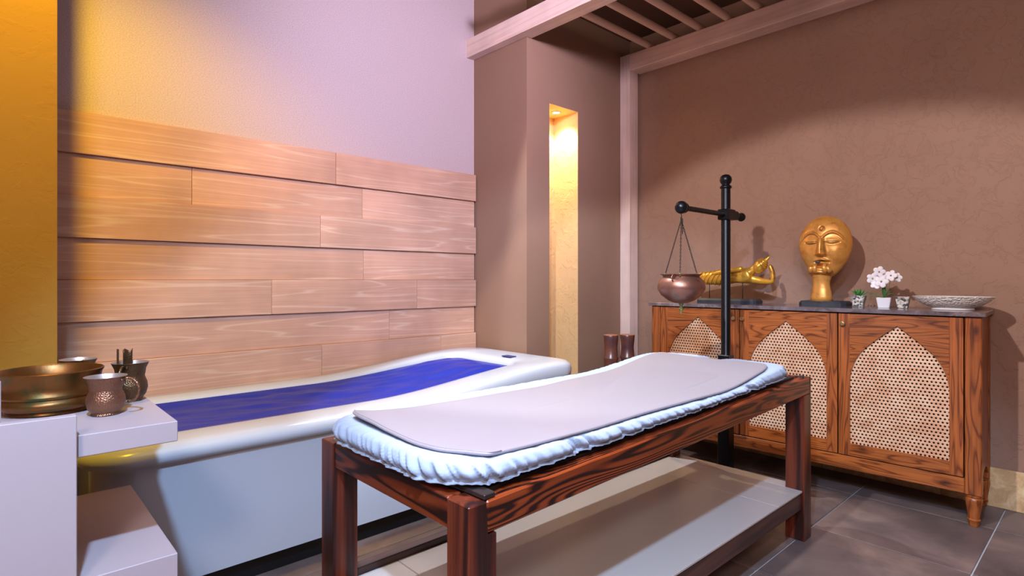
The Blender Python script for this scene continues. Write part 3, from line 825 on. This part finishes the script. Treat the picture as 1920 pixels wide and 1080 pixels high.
# ------------------------------------------------------------------ little pots, orchid, bowl
def square_pot(t, w0, w1, h, mat, nm='pot'):
    b = B(); r = lambda w, z: [(x, y, z) for x, y in rrect(-w, w, -w, w, w*.22, 4, 2)]
    b.loops([r(w0, 0), r(w0*1.02, .002), r(w1, h), r(w1*.9, h), r(w1*.86, h-.006)], cap0=True, cap1=True)
    return b.build(nm, mat, t, True, 40)
def leaf_blade(pts, wd, th=.0012):
    """a strip leaf following pts with width profile"""
    b = B(); pts = [Vector(p) for p in pts]; L0, L1 = [], []
    n = len(pts)
    for i, p in enumerate(pts):
        t = (pts[min(i+1, n-1)]-pts[max(i-1, 0)]).normalized(); s = t.cross(Vector((0, 0, 1)))
        s = s.normalized() if s.length > 1e-3 else Vector((1, 0, 0))
        k = wd*max(.04, math.sin(math.pi*min(.98, (i+.6)/(n)))); L0.append((p-s*k, p+s*k))
    up = Vector((0, 0, th))
    vs = [[b.bm.verts.new(q) for q in (a, (a+c_)/2-up*1.5, c_, (a+c_)/2+up)] for a, c_ in L0]
    for a, c_ in zip(vs, vs[1:]):
        for i in range(4): b.bm.faces.new((a[i], a[(i+1) % 4], c_[(i+1) % 4], c_[i]))
    b.bm.faces.new(vs[0]); b.bm.faces.new(vs[-1][::-1])
    return b
s1 = thing('succulent_pot', 'pebble covered pot with a green succulent next to the face sculpture', 'plant', (3.40, .963, TOPZ), math.radians(-84), 'pebble covered pots')
square_pot(s1, .023, .034, .060, M['pebble'])
for k in range(16):
    a = k*2.4; el = .25+.065*k*.9; r_ = .043-.0012*k
    d_ = Vector((math.cos(a)*math.cos(el), math.sin(a)*math.cos(el), math.sin(el)))
    p0 = Vector((0, 0, .058))
    leaf_blade([p0+d_*r_*t+Vector((0, 0, .010*t*t)) for t in (0, .25, .5, .75, 1)], .0075, .002).build('leaf', M['leaf'], s1, True)
s2 = thing('pebble_pot', 'empty pebble covered pot between the orchid and the pale bowl', 'pot', (3.39, .762, TOPZ), math.radians(-84), 'pebble covered pots')
square_pot(s2, .021, .031, .058, M['pebble'])
orc = thing('orchid', 'small white artificial orchid in a white square pot', 'plant', (3.385, .843, TOPZ), math.radians(-80))
square_pot(orc, .025, .033, .052, M['whitepot'])
for tip, wd in (((-.085, -.01, .055), .007), ((-.06, .01, .07), .006), ((.03, -.01, .085), .011), ((.0, .0, .115), .009), ((.045, .0, .07), .009)):
    tv = Vector(tip); p0 = Vector((0, 0, .048))
    leaf_blade([p0.lerp(tv, t)+Vector((0, 0, .012*math.sin(math.pi*t))) for t in (0, .25, .5, .75, 1)], wd, .001).build('leaf', M['leaf'], orc, True)
for pts in ([(0, 0, .05), (.014, 0, .10), (.006, -.004, .15), (-.03, -.01, .165)], [(0, 0, .05), (.02, 0, .10), (.03, -.004, .145), (.055, -.008, .155)], [(0, 0, .05), (0, 0, .11), (-.025, 0, .15), (-.055, -.01, .135)]):
    B().tube(pts, .0014, 6).build('stem', M['stem'], orc, True)
def flower(c, r, rx, rz):
    b = B()
    for k in range(5):
        a = 2*math.pi*k/5+.3
        m_ = Matrix.Translation(c) @ Matrix.Rotation(rz, 4, 'Z') @ Matrix.Rotation(rx, 4, 'X') @ Matrix.Rotation(a, 4, 'Y') @ Matrix.Translation((0, 0, r*.55)) @ Matrix.Diagonal((r*.52, r*.12, r*.60, 1))
        bmesh.ops.create_uvsphere(b.bm, u_segments=10, v_segments=6, radius=1, matrix=m_)
    fl_ = b.build('flower', M['petal'], orc, True)
    B().ball(Vector(c)+Vector((0, -r*.18, 0)), r*.16, u=8, v=6).build('flower_centre', M['brass'], fl_, True)
for c, r, rx, rz in (((-.020, -.012, .185), .026, .1, .2), ((.030, -.012, .165), .026, -.2, -.3), ((.058, -.006, .155), .022, .2, -.5), ((-.048, -.014, .150), .026, .1, .3), ((-.010, -.018, .135), .029, -.1, .1), ((-.034, -.016, .122), .024, -.3, 0), ((.002, -.01, .150), .020, .2, .4)):
    flower(c, r, rx, rz)
bo = thing('oval_bowl', 'wide shallow white ceramic bowl with carved outside on the cabinet end', 'bowl', (3.385, .561, TOPZ), math.radians(-88)); bo.scale = (.79, .95, 1)
B().lathe([(.095, 0), (.105, .001), (.105, .010), (.100, .012)], 56, sx=1, sy=.62).build('foot', M['whitepot'], bo, True, 40)
B().lathe([(.100, .011), (.140, .022), (.175, .040), (.200, .060), (.203, .063), (.200, .064), (.170, .046), (.13, .03), (.02, .02)], 64, sx=1, sy=.62).build('basin', M['bowl'], bo, True, 50)

# ------------------------------------------------------------------ iron stand with hanging copper pot
SP = (2.90, 1.452, 0)
st = thing('pot_stand', 'tall black iron stand with a ball tipped crossbar behind the bed', 'stand', SP, 0)
B().box(-.06, .06, -.06, .06, 0, .008, .002).build('base_plate', M['iron'], st)
B().box(-.031, .031, -.031, .031, .008, .70, .003).build('square_tube', M['iron'], st)
B().lathe([(.026, .70), (.024, .704), (.024, 1.59)], 24).build('pole', M['iron'], st, True, 40)
B().lathe([(.024, 1.588), (.030, 1.592), (.030, 1.600), (.026, 1.604), (.020, 1.608), (.020, 1.612), (.027, 1.620), (.0315, 1.634), (.029, 1.650), (.018, 1.662), (.003, 1.666)], 24).build('finial', M['iron'], st, True, 60)
ZB = 1.450
B().box(-.034, .05, -.031, .031, ZB-.028, ZB+.028, .004).build('coupling', M['iron'], st)
B().box(.05, .105, -.024, .024, ZB-.024, ZB+.024, .006).build('coupling_sleeve', M['iron'], st)
B().tube([(-.42, 0, ZB), (.16, 0, ZB)], .013, 16).build('crossbar', M['iron'], st, True, 40)
for x, r, sgn in ((-.449, .031, 1), (.178, .024, -1)):
    b = B(); b.ball((x, 0, ZB), r, u=24, v=16); b.build('ball', M['iron'], st, True)
    B().tube([(x+sgn*r*.72, 0, ZB), (x+sgn*r*.95, 0, ZB), (x+sgn*r*1.25, 0, ZB), (x+sgn*r*1.5, 0, ZB)], [r*.72, r*.82, r*.7, .013], 20).build('collar', M['iron'], st, True, 50)
bx = SP[0]-.449
pt = thing('hanging_pot', 'round patinated copper pot hanging by chains from the iron stand', 'pot', (bx, 1.452, .995))
B().lathe([(.002, -.008), (.03, -.006), (.06, .006), (.092, .030), (.110, .058), (.112, .075), (.104, .100), (.088, .116), (.084, .122), (.088, .127), (.097, .131), (.098, .133), (.095, .134), (.080, .126), (.080, .118), (.100, .09), (.10, .06), (.07, .02), (.01, .002)], 56, cap=False).build('vessel', M['pot_copper'], pt, True, 60)
zh = ZB-.031-.995
hk = B(); hk.tube([(0, 0, zh+.004), (0, 0, zh-.006), (.006, 0, zh-.014), (0, 0, zh-.024), (-.006, 0, zh-.016)], .0022, 8).build('hook', M['chain'], pt, True)
ends = [(-.078, -.040, .132), (.078, -.040, .132), (0, .088, .132)]
topc = Vector((0, 0, zh-.028))
for e3 in ends:
    e3 = Vector(e3); d_ = topc-e3; nL = int(d_.length/.0088)
    b = B()
    for k in range(nL+1):
        c_ = e3 + d_*(k/nL); m_ = Matrix.Translation(c_) @ d_.to_track_quat('Z', 'Y').to_matrix().to_4x4() @ Matrix.Rotation(math.pi/2*(k % 2), 4, 'Z')
        n = 8; pts = [m_ @ Vector((.0030*math.cos(2*math.pi*i/n), 0, .0062*math.sin(2*math.pi*i/n))) for i in range(n+1)]
        b.tube(pts, .0012, 4, cap=False)
    b.build('chain', M['chain'], pt, True)
    B().tube([e3+Vector((0, 0, -.010)), e3+Vector((0, 0, .006))], .004, 8).build('chain_lug', M['verdigris'], pt, True)
b = B()
for k in range(9):
    c_ = topc + Vector((.004, -.004, -.008*k)); m_ = Matrix.Translation(c_) @ Matrix.Rotation(math.pi/2*(k % 2), 4, 'Z')
    pts = [m_ @ Vector((.0030*math.cos(2*math.pi*i/8), 0, .0062*math.sin(2*math.pi*i/8))) for i in range(9)]
    b.tube(pts, .0012, 4, cap=False)
b.build('spare_chain', M['chain'], pt, True)
B().lathe([(.012, -.006), (.010, -.014), (.0065, -.018), (.0065, -.030), (.009, -.032), (.009, -.040), (.0055, -.042), (.0045, -.058)], 16).build('tap', M['verdigris'], pt, True, 40)
B().tube([(-.018, 0, -.030), (-.004, 0, -.034), (.010, -.004, -.036), (.018, -.004, -.030)], [.004, .0035, .0035, .005], 8).build('tap_lever', M['verdigris'], pt, True)
hp0 = B(); hp0.tube([(-.108, -.02, .100), (-.118, -.02, .118), (-.104, -.02, .130), (-.090, -.02, .126)], .0035, 8).build('ear', M['pot_copper'], pt, True)

# ------------------------------------------------------------------ bamboo tubes by the post
bprof = [(.046, 0), (.046, .14), (.049, .15), (.046, .16), (.043, .25), (.046, .36), (.050, .372), (.046, .385), (.042, .46), (.045, .575), (.050, .588), (.050, .594), (.046, .600), (.042, .66), (.047, .715), (.049, .735), (.047, .740)]
for (x, y, lab, sc_) in ((2.985, 2.28, 'reddish brown bamboo tube on the left, nearer the niche', 1.0), (3.145, 2.265, 'darker brown bamboo tube on the right, against the pale post', .99)):
    t = thing('bamboo_tube', lab, 'bamboo', (x, y, 0), random.random()*3, 'bamboo tubes beside the post')
    B().lathe(bprof, 28).build('stalk', M['bamboo'], t, True, 60)
    B().lathe([(.046, .7395), (.046, .742), (.040, .743)], 28).build('cut_end', M['bamboo_cut'], t, True, 40)
    t.scale = (1, 1, sc_)
